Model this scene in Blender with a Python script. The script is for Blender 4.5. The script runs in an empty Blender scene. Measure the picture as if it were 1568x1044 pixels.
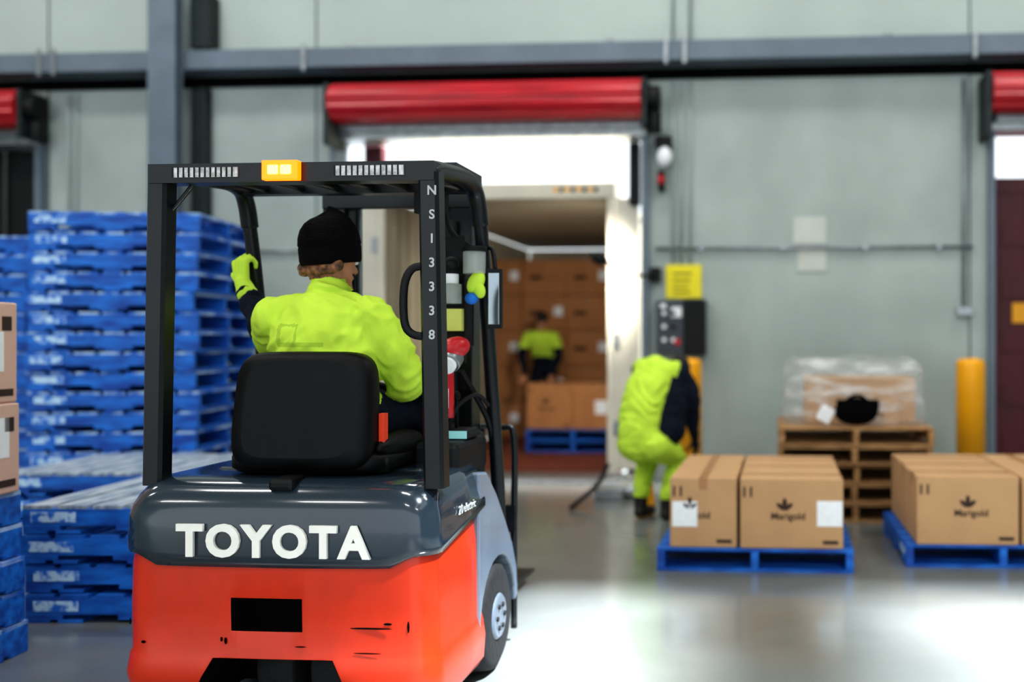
import bpy, bmesh, math, random
from mathutils import Vector, Matrix, noise
random.seed(7)
sc=bpy.context.scene
try:
    sc.view_settings.view_transform='Standard'
    sc.view_settings.look='Medium High Contrast'
except Exception as e: print('LOOK',e)
def L(r,g,b):
    f=lambda c:(c/255/12.92) if c/255<=0.04045 else ((c/255+0.055)/1.055)**2.4
    return (f(r),f(g),f(b),1)
# ---------------- materials
def mat(name,col,rough=.6,metal=0,var=0.0,scale=8,bump=0,col2=None,emit=None,es=0,spec=.5,coat=0,detail=4,stretch=None,lo=.35,hi=.65):
    m=bpy.data.materials.new(name); m.use_nodes=True
    nt=m.node_tree; b=nt.nodes['Principled BSDF']
    b.inputs['Base Color'].default_value=col
    b.inputs['Roughness'].default_value=rough
    b.inputs['Metallic'].default_value=metal
    b.inputs['Specular IOR Level'].default_value=spec
    b.inputs['Coat Weight'].default_value=coat
    if emit:
        b.inputs['Emission Color'].default_value=emit; b.inputs['Emission Strength'].default_value=es
    if var or col2 or bump:
        tc=nt.nodes.new('ShaderNodeTexCoord'); mp=nt.nodes.new('ShaderNodeMapping')
        nt.links.new(tc.outputs['Object'],mp.inputs[0])
        if stretch: mp.inputs['Scale'].default_value=stretch
        n=nt.nodes.new('ShaderNodeTexNoise'); n.inputs['Scale'].default_value=scale; n.inputs['Detail'].default_value=detail
        nt.links.new(mp.outputs[0],n.inputs['Vector'])
        if var or col2:
            r=nt.nodes.new('ShaderNodeValToRGB')
            c2=col2 or tuple(min(1,c*(1+var)) for c in col[:3])+(1,)
            c1=col if col2 else tuple(c*(1-var) for c in col[:3])+(1,)
            r.color_ramp.elements[0].position=lo; r.color_ramp.elements[1].position=hi
            r.color_ramp.elements[0].color=c1; r.color_ramp.elements[1].color=c2
            nt.links.new(n.outputs['Fac'],r.inputs[0]); nt.links.new(r.outputs[0],b.inputs['Base Color'])
        if bump:
            bp=nt.nodes.new('ShaderNodeBump'); bp.inputs['Strength'].default_value=bump; bp.inputs['Distance'].default_value=.02
            nt.links.new(n.outputs['Fac'],bp.inputs['Height']); nt.links.new(bp.outputs[0],b.inputs['Normal'])
    return m
ORANGE=mat('orange_paint',L(198,48,12),.34,var=.06,scale=9,coat=.2,detail=8,spec=.4)
SLATE=mat('slate_paint',L(36,48,58),.15,var=.06,scale=4,coat=.5)
SLATE2=mat('slate_light_paint',L(94,104,116),.35,var=.1,scale=4,coat=.3)
BLACK=mat('black_paint',L(16,19,22),.32,var=.2,scale=6,spec=.4)
BLACKM=mat('black_plastic',L(12,12,14),.55,var=.2,scale=20,spec=.3)
VOID=mat('dark_shade_black',L(4,4,5),.9,var=.2,scale=5,spec=.1)
VINYL=mat('seat_vinyl',L(7,7,9),.5,var=.2,scale=30,bump=.05,spec=.2)
RUBBER=mat('tyre_rubber',L(18,18,20),.8,var=.3,scale=30,bump=.3)
WHITEP=mat('white_lettering',L(238,236,228),.5,var=.03,scale=20)
GREYP=mat('grey_lettering',L(178,180,180),.5,var=.03,scale=20)
GRILLE=mat('clear_lens',L(190,190,188),.3,var=.35,scale=60)
BEACON=mat('beacon_lens',L(255,90,0),.3,var=.05,emit=(1,.13,.0,1),es=3.2)
BEACONC=mat('beacon_core',L(255,180,60),.3,var=.05,emit=(1,.48,.06,1),es=8)
STEEL=mat('galvanised_steel',L(150,155,158),.35,metal=.7,var=.15,scale=12)
BEAMM=mat('steel_beam_paint',L(104,117,129),.5,var=.08,scale=3)
WALLM=mat('concrete_panel',L(166,176,172),.85,var=.12,scale=1.3,bump=.12,detail=8,lo=.3,hi=.7)
WALLUP=mat('upper_panel',L(176,187,182),.8,var=.05,scale=1.0,bump=.05)
PATCH=mat('patch_paint',L(196,200,192),.8,var=.04,scale=6)
REDROLL=mat('red_roller_steel',L(180,24,38),.32,var=.18,scale=2,stretch=(1,6,6))
BLUE=mat('blue_pallet_paint',L(6,70,160),.55,col2=L(26,118,214),scale=5,bump=.2,stretch=(1,4,4))
BLUEL=mat('worn_glare_blue_boards',L(20,100,200),.6,col2=L(176,202,232),scale=4,bump=.2,stretch=(3,1,3),lo=.40,hi=.62)  # paleness mixes board wear with side glare put into the colour
BLUEW=mat('worn_pallet_boards',L(110,130,154),.75,col2=L(184,192,200),scale=5,bump=.3,stretch=(5,1,1))
LOGO=mat('pallet_stencil',L(190,220,245),.7,col2=L(30,110,210),scale=22,lo=.47,hi=.60)
WOOD=mat('raw_wood',L(138,98,60),.75,col2=L(184,144,96),scale=6,bump=.2,stretch=(1,5,5))
CARD=mat('cardboard',L(192,152,110),.8,var=.05,scale=4,bump=.04)
CARD2=mat('cardboard_pink',L(214,178,160),.8,var=.05,scale=4)
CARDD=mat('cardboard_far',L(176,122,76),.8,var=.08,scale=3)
TAPE=mat('packing_tape',L(170,122,78),.35,var=.05)
LABEL=mat('paper_label',L(238,240,242),.6,var=.03,scale=30)
PRINT=mat('box_print',L(58,40,32),.8,var=.1)
HIVIS=mat('hi_vis_fabric',L(196,228,78),.9,var=.06,scale=7,bump=.25,spec=.15)
HIVISD=mat('hi_vis_print',L(170,202,68),.9,var=.06,scale=7,spec=.15)
NAVY=mat('navy_fabric',L(20,26,40),.9,var=.2,scale=9,bump=.3,spec=.2)
SKIN=mat('skin',L(190,132,104),.5,var=.05,scale=12)
HAIR=mat('hair',L(66,40,26),.6,col2=L(160,108,70),scale=40,bump=.6)
HAIRD=mat('dark_hair',L(26,20,18),.6,var=.3,scale=30)
BEANIE=mat('knit_beanie',L(9,8,10),.95,var=.3,scale=40,bump=.8,stretch=(1,1,4),spec=.15)
EYE=mat('eye',L(20,16,14),.2,var=.1)
BOOT=mat('boot_leather',L(18,17,17),.5,var=.2,scale=15)
YEL=mat('safety_yellow',L(246,172,6),.45,var=.05,scale=3)
SIGNY=mat('sign_yellow',L(236,220,20),.5,var=.03)
GREYBOX=mat('control_box_grey',L(60,66,74),.5,var=.1)
REDP=mat('red_plastic',L(196,22,34),.35,var=.08)
GLASS=mat('mirror_glass',L(140,150,155),.08,metal=1,var=.02)
CLEAR=mat('clear_bottle',L(200,205,200),.1,var=.05)
CLEAR.node_tree.nodes['Principled BSDF'].inputs['Alpha'].default_value=.45
WRAP=mat('stretch_wrap',L(232,232,232),.12,bump=1,scale=5,stretch=(1,1,3))
# film: mostly clear, with milky creases
_nt=WRAP.node_tree; _b=_nt.nodes['Principled BSDF']; _n=[x for x in _nt.nodes if x.type=='TEX_NOISE'][0]
_r=_nt.nodes.new('ShaderNodeMapRange'); _r.inputs['From Min'].default_value=.42; _r.inputs['From Max'].default_value=.68; _r.inputs['To Min'].default_value=.10; _r.inputs['To Max'].default_value=.62
_nt.links.new(_n.outputs['Fac'],_r.inputs['Value']); _nt.links.new(_r.outputs[0],_b.inputs['Alpha'])
SCREEN=mat('screen_glow',L(120,170,170),.2,var=.1,emit=(.3,.7,.7,1),es=.3)
LIMEP=mat('lime_card',L(210,214,110),.6,var=.05)
BLUEG=mat('blue_glove',L(20,110,200),.7,var=.1)
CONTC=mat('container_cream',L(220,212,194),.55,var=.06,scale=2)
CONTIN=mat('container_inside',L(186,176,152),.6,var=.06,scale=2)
CONTFL=mat('container_floor_wood',L(120,58,40),.6,var=.2,scale=3,stretch=(6,1,1))
MAROON=mat('maroon_container',L(80,9,22),.5,var=.15,scale=2)
CONTDK=mat('shade_black_container',L(14,14,17),.6,var=.2,scale=2)
ASPH=mat('yard_concrete',L(150,150,148),.9,var=.1,scale=1)
CEILM=mat('ceiling_sheet',L(205,208,205),.8,var=.03,scale=1)
DKGREEN=mat('bracket_dark',L(26,38,38),.6,var=.2)
ORB=mat('seatbelt_orange',L(235,70,30),.6,var=.05)
FLOORM=mat('polished_concrete',L(120,123,120),.16,var=.16,scale=.9,detail=9,spec=.7)
nt=FLOORM.node_tree; b=nt.nodes['Principled BSDF']
n=nt.nodes.new('ShaderNodeTexNoise'); n.inputs['Scale'].default_value=2.5; n.inputs['Detail'].default_value=8
mr=nt.nodes.new('ShaderNodeMapRange'); mr.inputs['To Min'].default_value=.06; mr.inputs['To Max'].default_value=.28
tc=nt.nodes.new('ShaderNodeTexCoord'); nt.links.new(tc.outputs['Object'],n.inputs['Vector'])
nt.links.new(n.outputs['Fac'],mr.inputs['Value']); nt.links.new(mr.outputs[0],b.inputs['Roughness'])
# ---------------- builders
def link(o,parent=None):
    sc.collection.objects.link(o)
    if parent: o.parent=parent
    return o
def top(name,loc=(0,0,0),rz=0):
    e=bpy.data.objects.new(name,None); e.empty_display_size=.1
    e.location=loc; e.rotation_euler=(0,0,math.radians(rz)); sc.collection.objects.link(e); return e
class M:
    def __init__(s,*mats): s.bm=bmesh.new(); s.mats=list(mats)
    def _tag(s,faces,m,smooth=False):
        for f in faces: f.material_index=m; f.smooth=smooth
    def box(s,x0,x1,y0,y1,z0,z1,m=0,rot=None,piv=None):
        c=Vector(((x0+x1)/2,(y0+y1)/2,(z0+z1)/2))
        vs=[]
        for dx in(-1,1):
            for dy in(-1,1):
                for dz in(-1,1):
                    p=Vector((dx*(x1-x0)/2,dy*(y1-y0)/2,dz*(z1-z0)/2))
                    if rot is not None:
                        if piv is None: p=rot@p+c
                        else: p=rot@(p+c-Vector(piv))+Vector(piv)
                    else: p=p+c
                    vs.append(s.bm.verts.new(p))
        F=[(0,1,3,2),(4,6,7,5),(0,4,5,1),(2,3,7,6),(0,2,6,4),(1,5,7,3)]
        fs=[s.bm.faces.new([vs[i] for i in f]) for f in F]
        s._tag(fs,m); return s
    def loft(s,rings,m=0,cap=True,smooth=True,closed=True):
        R=[[s.bm.verts.new(p) for p in r] for r in rings]
        fs=[];n=len(R[0])
        for a,b in zip(R[:-1],R[1:]):
            for i in range(n if closed else n-1):
                j=(i+1)%n
                try: fs.append(s.bm.faces.new((a[i],a[j],b[j],b[i])))
                except: pass
        s._tag(fs,m,smooth)
        if cap:
            s._tag([s.bm.faces.new(list(reversed(R[0]))),s.bm.faces.new(R[-1])],m,False)
        return s
    def cyl(s,p0,p1,r0,r1=None,m=0,n=20,cap=True):
        p0=Vector(p0);p1=Vector(p1); r1=r0 if r1 is None else r1
        d=(p1-p0).normalized(); u=d.orthogonal().normalized(); v=d.cross(u)
        ring=lambda p,r:[p+u*r*math.cos(2*math.pi*i/n)+v*r*math.sin(2*math.pi*i/n) for i in range(n)]
        return s.loft([ring(p0,r0),ring(p1,r1)],m,cap)
    def tube(s,pts,r,m=0,n=12,sub=4):
        P=[Vector(p) for p in pts]
        if len(P)>2 and sub>1:
            Q=[]
            for i in range(len(P)-1):
                a=P[max(i-1,0)];b=P[i];c=P[i+1];d=P[min(i+2,len(P)-1)]
                for k in range(sub):
                    t=k/sub
                    Q.append(.5*((2*b)+(c-a)*t+(2*a-5*b+4*c-d)*t*t+(-a+3*b-3*c+d)*t**3))
            Q.append(P[-1]); P=Q
        u=None; rings=[]
        for i,p in enumerate(P):
            d=(P[min(i+1,len(P)-1)]-P[max(i-1,0)]).normalized()
            if u is None: u=d.orthogonal().normalized()
            u=(u-d*u.dot(d)).normalized(); v=d.cross(u)
            rings.append([p+u*r*math.cos(2*math.pi*k/n)+v*r*math.sin(2*math.pi*k/n) for k in range(n)])
        return s.loft(rings,m)
    def ell(s,c,r,m=0,n=20,k=12,rot=None):
        c=Vector(c);rings=[]
        for i in range(k+1):
            a=-math.pi/2+math.pi*i/k; a=max(min(a,math.pi/2-.05),-math.pi/2+.05)
            rg=[]
            for j in range(n):
                t=2*math.pi*j/n
                p=Vector((r[0]*math.cos(a)*math.cos(t),r[1]*math.cos(a)*math.sin(t),r[2]*math.sin(a)))
                if rot is not None: p=rot@p
                rg.append(c+p)
            rings.append(rg)
        return s.loft(rings,m)
    def prism(s,poly,x0,x1,m=0,axis='x'):
        f=(lambda a,b,t:(t,a,b)) if axis=='x' else ((lambda a,b,t:(a,t,b)) if axis=='y' else (lambda a,b,t:(a,b,t)))
        return s.loft([[f(a,b,x0) for a,b in poly],[f(a,b,x1) for a,b in poly]],m,True,False)
    def obj(s,name,parent=None,bevel=0,loc=None,rz=0,seg=2,solid=False):
        bmesh.ops.recalc_face_normals(s.bm,faces=s.bm.faces[:])
        me=bpy.data.meshes.new(name); s.bm.to_mesh(me); s.bm.free()
        for m in s.mats: me.materials.append(m)
        o=bpy.data.objects.new(name,me); link(o,parent)
        if loc: o.location=loc
        if rz: o.rotation_euler=(0,0,math.radians(rz))
        if bevel:
            md=o.modifiers.new('bev','BEVEL'); md.width=bevel; md.segments=seg; md.limit_method='ANGLE'; md.angle_limit=math.radians(40)
        return o
def text(name,s,size,m,parent,loc,rot=(math.pi/2,0,0),ext=.003,off=0,xs=1,spacing=1,align='CENTER'):
    c=bpy.data.curves.new(name,'FONT'); c.body=s; c.size=size; c.extrude=ext; c.offset=off; c.align_x=align
    c.space_character=spacing; c.resolution_u=4
    c.materials.append(m); o=bpy.data.objects.new(name,c); link(o,parent); o.location=loc; o.rotation_euler=rot; o.scale=(xs,1,1)
    return o
# ---------------- ROOM  (dock wall turned 4 deg to the camera); wall frame: u along wall, v depth
WR=-4.0; WY=9.8
bld=dict(loc=(0,WY,0),rz=WR)
def at(u=0): 
    a=math.radians(WR); return (u*math.cos(a), WY+u*math.sin(a), 0)
fl=M(FLOORM).box(-15,10,-9,9.9,-.2,0).obj('floor')
H=7.6
ops=[(-10.05,-6.94),(-3.78,-.68),(2.72,5.81)]; OH=3.40
w=M(WALLM,WALLUP)
xs=[-14.5]+[v for o in ops for v in o]+[9.5]
for i in range(0,len(xs),2): w.box(xs[i],xs[i+1],0,.22,-.0,4.08)
for a,b_ in ops: w.box(a,b_,0,.22,OH,4.08)
w.box(-14.5,9.5,0,.22,4.08,H,1)
w.obj('wall_back',**bld)
fa=M(FLOORM).box(-14.5,9.5,-1.2,.42,-.19,.002).obj('floor_dock_edge',**bld)
M(WALLM).box(-14.6,-14.4,-9,11.2,0,H).obj('wall_left')
M(WALLM).box(9.4,9.6,-9,10.0,0,H).obj('wall_right')
c=M(CEILM)
Y0,Y1=-2.6,3.62; CX=[-14.5,2.72,3.78,4.75,7.1,9.5]  # unseen openings, placed to shape the sun patches on the floor
c.box(CX[0],CX[5],-9,Y0,H,H+.1).box(CX[0],CX[5],Y1,11,H,H+.1)
c.box(CX[0],CX[1],Y0,Y1,H,H+.1).box(CX[2],CX[3],Y0,Y1,H,H+.1).box(CX[4],CX[5],Y0,Y1,H,H+.1)
c.obj('ceiling')
M(ASPH).box(-40,40,10.4,60,-1.5,-1.3).obj('ground_yard')
tb=M(BEAMM,STEEL)
BZ=4.07
tb.box(-14,9.4,-.26,-.005,BZ,BZ+.02).box(-14,9.4,-.26,-.005,BZ+.17,BZ+.19).box(-14,9.4,-.27,-.25,BZ,BZ+.19)
for u in (-6.75,-6.60,-4.01,-.42,-.24,2.50):
    tb.box(u-.02,u+.02,-.29,-.27,BZ-.04,BZ+.23,1)
for u in (-3.6,-1.0,1.7,4.2): tb.cyl((u,-.14,BZ+.19),(u,-.14,BZ+.24),.05,m=1)
tb.obj('trim_beam',bevel=.004,**bld)
M(VOID).box(-14,9.4,-.03,-.003,3.95,4.055).obj('beam_shadow_strip',**bld)  # flat black strip stands in for the shade under the beam
j=M(DKGREEN)
for u in (-4.01,-6.86,2.5): j.box(u-.006,u+.006,-.006,-.001,0,7)
j.obj('trim_panel_joints',**bld)
p=M(PATCH)
p.box(.80,1.12,-.012,-.002,2.32,2.58).box(.845,1.12,-.012,-.002,2.05,2.275)
p.obj('wall_patches',**bld)
col=M(BEAMM)
col.box(-5.52,-5.235,-.42,-.40,0,H).box(-5.52,-5.235,-.31,-.29,0,H).box(-5.39,-5.37,-.40,-.31,0,H)
col.box(-5.58,-5.18,-.47,-.28,0,.02)
col.obj('steel_column',**bld)
M(DKGREEN).box(-5.25,-5.10,-.14,-.01,0,3.93).box(-5.22,-5.02,-.2,-.01,4.30,4.85).obj('column_shade_box',bevel=.01,**bld)  # tall dark box stands in for the column's shaded flange side
cd=M(WALLM)
for u in (-.38,-.30,-.21): cd.tube([(u,-.03,2.14),(u,-.03,3.92)],.014)
cd.obj('electrical_conduit',**bld)
cd=M(WALLM)
for u in (-.38,-.21): cd.tube([(u,-.03,4.3),(u,-.03,7)],.016)
cd.obj('electrical_conduit',**bld)
cd=M(STEEL)
cd.tube([(-.55,-.03,2.28),(2.53,-.03,2.28)],.016,0)
for u in (-.1,.7,1.5,2.2): cd.box(u-.02,u+.02,-.05,-.001,2.25,2.31)
cd.box(2.37,2.51,-.06,-.001,1.62,1.70).tube([(2.44,-.03,1.7),(2.44,-.03,3.9)],.015,0)
cd.obj('electrical_conduit',**bld)
cd=M(STEEL); cd.tube([(-4.9,-.03,2.28),(-3.9,-.03,2.28)],.014,0); cd.obj('electrical_conduit',**bld)
cd=M(WALLM); cd.tube([(-6.62,-.03,2.4),(-6.62,-.03,3.9)],.014,0).tube([(-6.54,-.03,2.4),(-6.54,-.03,3.9)],.010,0)
cd.obj('electrical_conduit',**bld)
def roller(i,a,b_,da=.08,zc=3.70):
    e=top('door_%d'%i,at(0),WR)
    r=M(REDROLL,DKGREEN,STEEL,BLACKM)
    n=80; rings=[]
    for x in (a+da,b_+.035):
        rg=[]
        for k in range(n):
            t=2*math.pi*k/n; rr=.178+ (.012 if (k//4)%2 else 0)
            rg.append((x,-.27+rr*math.cos(t),zc+rr*math.sin(t)))
        rings.append(rg)
    r.loft(rings,0,True,False)
    r.obj('curtain_roll',e)
    k=M(DKGREEN,STEEL,BLACKM,REDP,LABEL)
    k.box(a+da-.06,a+da-.005,-.40,-.003,zc-.42,zc+.18).box(b_+.04,b_+.085,-.40,-.003,zc-.30,zc+.18)
    k.cyl((b_+.085,-.27,zc),(b_+.20,-.27,zc),.12,m=2)
    k.cyl((b_+.14,-.25,zc-.12),(b_+.14,-.25,zc-.32),.07,m=2)
    k.obj('drive_bracket',e,bevel=.01)
    f=M(STEEL,BEAMM,BLACKM)
    f.box(a-.05,a+.005,-.10,.23,0,OH+.03,1).box(b_-.005,b_+.06,-.10,.23,0,OH+.03,1)
    f.box(a-.05,b_+.06,-.12,.23,OH-.02,OH+.05,0).box(a,b_,-.16,-.06,OH+.05,OH+.18,0).box(a,b_,-.17,-.05,OH+.165,OH+.18,2)
    f.obj('frame',e,bevel=.004)
    return e
roller(1,*ops[1]); roller(2,*ops[2],da=-.08); roller(3,*ops[0])
e=top('dock_signal_lamp',at(-1.97),WR)
k=M(BLACKM,LABEL,REDP)
k.box(1.43,1.59,-.18,-.003,3.26,3.36).ell((1.52,-.16,3.16),(.075,.075,.10),1).cyl((1.52,-.12,3.3),(1.52,-.12,3.06),.03,m=0)
k.ell((1.48,-.1,2.95),(.035,.035,.05),2).box(1.45,1.51,-.1,-.003,2.84,3.04,0)
k.obj('lamp_body',e,bevel=.006)
e=top('dock_loading_light',at(-1.93),WR)
k=M(BLACKM,STEEL)
k.tube([(1.40,-.06,2.02),(1.24,-.3,2.0),(1.06,-.45,2.06),(.96,-.55,2.12)],.016,0)
k.ell((.92,-.58,2.14),(.085,.085,.06),0,rot=Matrix.Rotation(.5,3,'Y')).box(1.33,1.43,-.10,-.003,1.95,2.09,0)
k.obj('arm_and_head',e)
e=top('dock_control_box',at(-1.98),WR)
k=M(GREYBOX,BLACKM,LABEL,REDP,YEL)
k.box(1.45,1.72,-.17,-.003,1.25,1.76).box(1.72,1.93,-.20,-.003,1.23,1.77,1)
for r_ in range(3):
    for q in range(2): k.cyl((1.53+.09*q,-.17,1.64-.13*r_),(1.53+.09*q,-.185,1.64-.13*r_),.022,m=(2,1,2,1,2,1)[(r_*2+q)%5])
k.box(1.49,1.55,-.176,-.17,1.69,1.73,2).cyl((1.66,-.17,1.36),(1.66,-.19,1.36),.03,m=3).box(1.60,1.70,-.176,-.17,1.60,1.70,2)
k.obj('enclosure',e,bevel=.012)
e=top('warning_sign',at(-1.98),WR)
k=M(SIGNY,PRINT); k.box(1.53,1.88,-.03,-.003,1.79,2.12)
for z_ in (2.03,1.965,1.90,1.845): k.box(1.60,1.60+.12+.1*((z_*100)%3)/3,-.033,-.03,z_-.008,z_+.008,1)
k.obj('panel',e,bevel=.004)
def bollard(x,y):
    e=top('bollard',(x,y,0))
    k=M(YEL,STEEL); pr=[(.128,0.02),(.128,1.15),(.124,1.18),(.11,1.20),(.06,1.212),(.01,1.215)]
    k.loft([[(r*math.cos(t*math.pi/14),r*math.sin(t*math.pi/14),z) for t in range(28)] for r,z in pr],0)
    k.box(-.19,.19,-.19,.19,0.003,.02,1)
    for a in(-.15,.15):
        for b2 in(-.15,.15): k.cyl((a,b2,.02),(a,b2,.04),.015,m=1)
    k.obj('post',e)
bollard(-.22,9.2); bollard(2.34,9.0)
# ---------------- containers
def container(loc,rz,mo,mi,closed=False,length=6,HI=2.86):
    e=top('shipping_container',loc,rz)
    W=1.175
    k=M(mo,mi,CONTFL,YEL,BLACKM)
    N=int(length/.07)
    for s in(-1,1):
        A=[];B=[]
        for i in range(N+1):
            y=i*.07; q=(0,.0,.03,.03)[i%4]
            A.append((s*(W+q),y,0));B.append((s*(W+q),y,HI))
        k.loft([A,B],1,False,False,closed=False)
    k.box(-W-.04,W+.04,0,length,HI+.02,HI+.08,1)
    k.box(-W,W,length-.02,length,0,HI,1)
    k.box(-W,W,.0,length,-.10,0.0,2)
    k.box(-W-.06,W+.06,-.05,.08,HI-.02,HI+.14,0).box(-W-.06,W+.06,-.05,.08,-.14,-.002,0)
    k.box(-W-.07,-W,-.05,.10,0,HI,0).box(W,W+.07,-.05,.10,0,HI,0)
    for s in(-1,1):
        for z in(-.14,HI-.0): k.box(s*(W+.0)-.08,s*(W)+.08,-.06,.14,z,z+.14,0)
    for i in range(8): k.box(.62+i*.06,.66+i*.06,-.056,-.05,HI+.04,HI+.09,3 if i%2==0 else 4)
    k.box(-.5,.5,.5,length,-.45,-.12,4)
    for y in(3.6,4.8):
        for s in(-1,1): k.cyl((s*.85,y,-.80),(s*1.15,y,-.80),.5,m=4)
    if closed:
        for s in(-1,1):
            k.box(min(s*.01,s*W),max(s*.01,s*W),-.04,0,0.02,HI-.02,0)
            for q in range(5): k.box(min(s*.05,s*(W-.05)),max(s*.05,s*(W-.05)),-.055,-.04,.2+q*.53,.42+q*.53,0)
            for x in(.35,.85): k.cyl((s*x,-.08,.05),(s*x,-.08,HI-.05),.02,m=0)
        k.box(-1.02,-.86,-.062,-.055,1.55,1.75,3)
    k.obj('body',e,bevel=.004)
    return e
CA=-4
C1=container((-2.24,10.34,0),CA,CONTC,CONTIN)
k=M(CONTC,MAROON,STEEL)
R1=Matrix.Rotation(math.radians(-8),3,'Z')
k.box(1.26,1.50,-.02,.03,0.05,2.84,0,rot=R1,piv=(1.26,0,0)).box(-1.52,-1.26,-.02,.03,.05,2.84,0)
for z in(.4,1.3,2.3): k.box(1.24,1.30,-.06,.04,z,z+.15,2).box(-1.30,-1.24,-.06,.04,z,z+.15,2)
k.obj('door_leaves',C1,bevel=.005)
container((4.02,9.92,0),-4,MAROON,MAROON,closed=True)
container((-8.43,10.82,0),-4,CONTDK,CONTDK,closed=True,HI=3.75)  # black closed container stands in for the bay's dark interior
e=top('dock_seal_pad',at(-2.02),WR)
M(MAROON,BLACKM).box(-1.60,-1.40,.23,.36,3.05,3.39).box(1.16,1.27,.23,.36,2.75,3.39,1).obj('pads',e,bevel=.02)
e=top('dock_plate',at(-2.0),WR)
M(STEEL).box(-1.5,1.1,-.35,.36,.003,.018).obj('plate',e,bevel=.004)
# ---------------- pallets
PW=1.165
def pallet_into(k,z,jx=0,jy=0,ang=0,mb=0,mt=1,ml=2,label=True,W=PW,D=PW,rot90=False):
    R=Matrix.Rotation(math.radians(ang+(90 if rot90 else 0)),3,'Z')
    def bx(x0,x1,y0,y1,z0,z1,m):
        k.box(x0+jx,x1+jx,y0+jy,y1+jy,z0+z,z1+z,m,rot=R,piv=(jx,jy,z))
    for y in(-D/2+.0,-.022,D/2-.045):
        bx(-W/2,W/2,y,y+.045,.040,.120,mb)
        for a,b_ in((-W/2,-.40),(-.13,.13),(.40,W/2)): bx(a,b_,y,y+.045,.016,.040,mb)
    nb=7; bw=.140
    for i in range(nb):
        x=-W/2+i*(W-bw)/(nb-1)
        bx(x,x+bw,-D/2,D/2,.120,.138,mt)
    for x in(-W/2,-W/2+.16,-.06,W/2-.28,W/2-.12):
        bx(x,x+.12,-D/2,D/2,0,.016,mb)
    if label:
        for s in(-1,1):
            yy=-D/2-.002 if s<0 else D/2
            bx(-W/2+.04,-W/2+.26,yy,yy+.002,.056,.106,ml)
def pallet_stack(name,x,y,n,rz=0,toppale=False,rot90=False,W=PW,D=PW,jit=.014,mats=None,z0=0,worn_lit=False):
    e=top(name,(x,y,z0),rz)
    mats=mats or (BLUE,BLUEL if worn_lit else BLUE,LOGO)
    k=M(*mats,BLUEW)
    for i in range(n):
        pallet_into(k,i*.144+.001,random.uniform(-jit,jit),random.uniform(-jit,jit),random.uniform(-1,1) if jit else 0,
            mt=(3 if (toppale and i==n-1) else 1),W=W,D=D,rot90=rot90,label=mats[2] is LOGO)
    k.obj('pallets',e,bevel=.003,seg=1)
    return e
pallet_stack('pallet_stack',-4.36,7.74,16,rz=5,worn_lit=True,jit=.018)
pallet_stack('pallet_stack',-5.70,7.97,15,rz=3,worn_lit=True)
pallet_stack('pallet_stack',-2.76,5.42,4,toppale=True)
pallet_stack('pallet_stack',-3.74,6.555,4,toppale=True,D=1.04)
pallet_stack('pallet_stack',-3.59,3.79,5,rot90=True,rz=2,worn_lit=True)
PA=pallet_stack('pallet',.296,6.48,1,rz=-4,rot90=True,jit=0)
PB=pallet_stack('pallet',1.79,6.58,1,rz=-3,rot90=True,jit=0)
pallet_stack('wooden_pallet_stack',1.13,8.09,5,rz=-4,rot90=True,mats=(WOOD,WOOD,WOOD))
# ---------------- cardboard boxes
def carton(x,y,z,w,d,h,rz=0,m=None,front=None,label=None,tape=True,name='cardboard_box',side=None):
    e=top(name,(x,y,z),rz)
    k=M(m or CARD,TAPE,LABEL,PRINT)
    k.box(-w/2,w/2,-d/2,d/2,0,h)
    k.obj('carton',e,bevel=.008)
    q=M(TAPE,LABEL,PRINT)
    if tape:
        if w>=d: q.box(-w/2,w/2,-.025,.025,h,h+.0015).box(-w/2-.0015,-w/2,-.025,.025,h-.07,h).box(w/2,w/2+.0015,-.025,.025,h-.07,h)
        else: q.box(-.025,.025,-d/2,d/2,h,h+.0015).box(-.025,.025,-d/2-.0015,-d/2,h-.07,h)
    if label: 
        lx,lz,lw,lh=label; q.box(lx-lw/2,lx+lw/2,-d/2-.003,-d/2,lz-lh/2,lz+lh/2,1)
    if front is not None:
        for s in(-1,1,0):
            q.ell((front+s*.022,-d/2-.001,h*.60+(.02 if s==0 else 0)),(.014,.003,.032),2,n=10,k=6,rot=Matrix.Rotation(s*.9,3,'Y'))
        q.box(w/2-.12,w/2-.03,-d/2-.002,-d/2,.03,.05,2)
        for s in (-1,1): q.box(-w/2+.04+(.02*s),-w/2+.052+(.02*s),-d/2-.002,-d/2,h-.11,h-.05,2)
    if side:
        lx,lz,lw,lh=side; q.box(w/2,w/2+.002,lx-lw/2,lx+lw/2,lz-lh/2,lz+lh/2,1)
        q.box(w/2,w/2+.002,d/2-.2,d/2-.03,.03,.06,2).box(w/2,w/2+.002,d/2-.10,d/2-.04,h-.12,h-.06,2)
    q.obj('labels_and_tape',e)
    if front is not None:
        text('printed_name','Marigold',.058,PRINT,e,(front+.02,-d/2-.001,h*.42),ext=.0006,off=.001)
    return e
def load(cx,cy,rz,items):
    R=Matrix.Rotation(math.radians(rz),3,'Z')
    for x,y,w,d,kw in items:
        p=R@Vector((x,y,0)); carton(cx+p.x,cy+p.y,.1395,w,d,.415,rz+random.uniform(-.6,.6),**kw)
load(.296,6.48,-4,[(-.305,-.275,.40,.60,dict(front=-.08,label=(-.11,.20,.15,.15))),(-.305,.335,.40,.60,{}),
 (.215,-.375,.61,.40,dict(front=-.04,label=(.225,.21,.15,.15))),(.215,.03,.61,.395,{}),(.215,.43,.61,.395,{})])
load(1.81,6.58,-3,[(-.235,-.39,.61,.40,dict(front=.0)),(-.235,.01,.61,.395,{}),(-.235,.41,.61,.395,{}),
 (.285,-.29,.40,.60,dict(front=.08,label=(-.11,.20,.13,.15))),(.285,.315,.40,.60,{})])
zt=5*.144-.002
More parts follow.
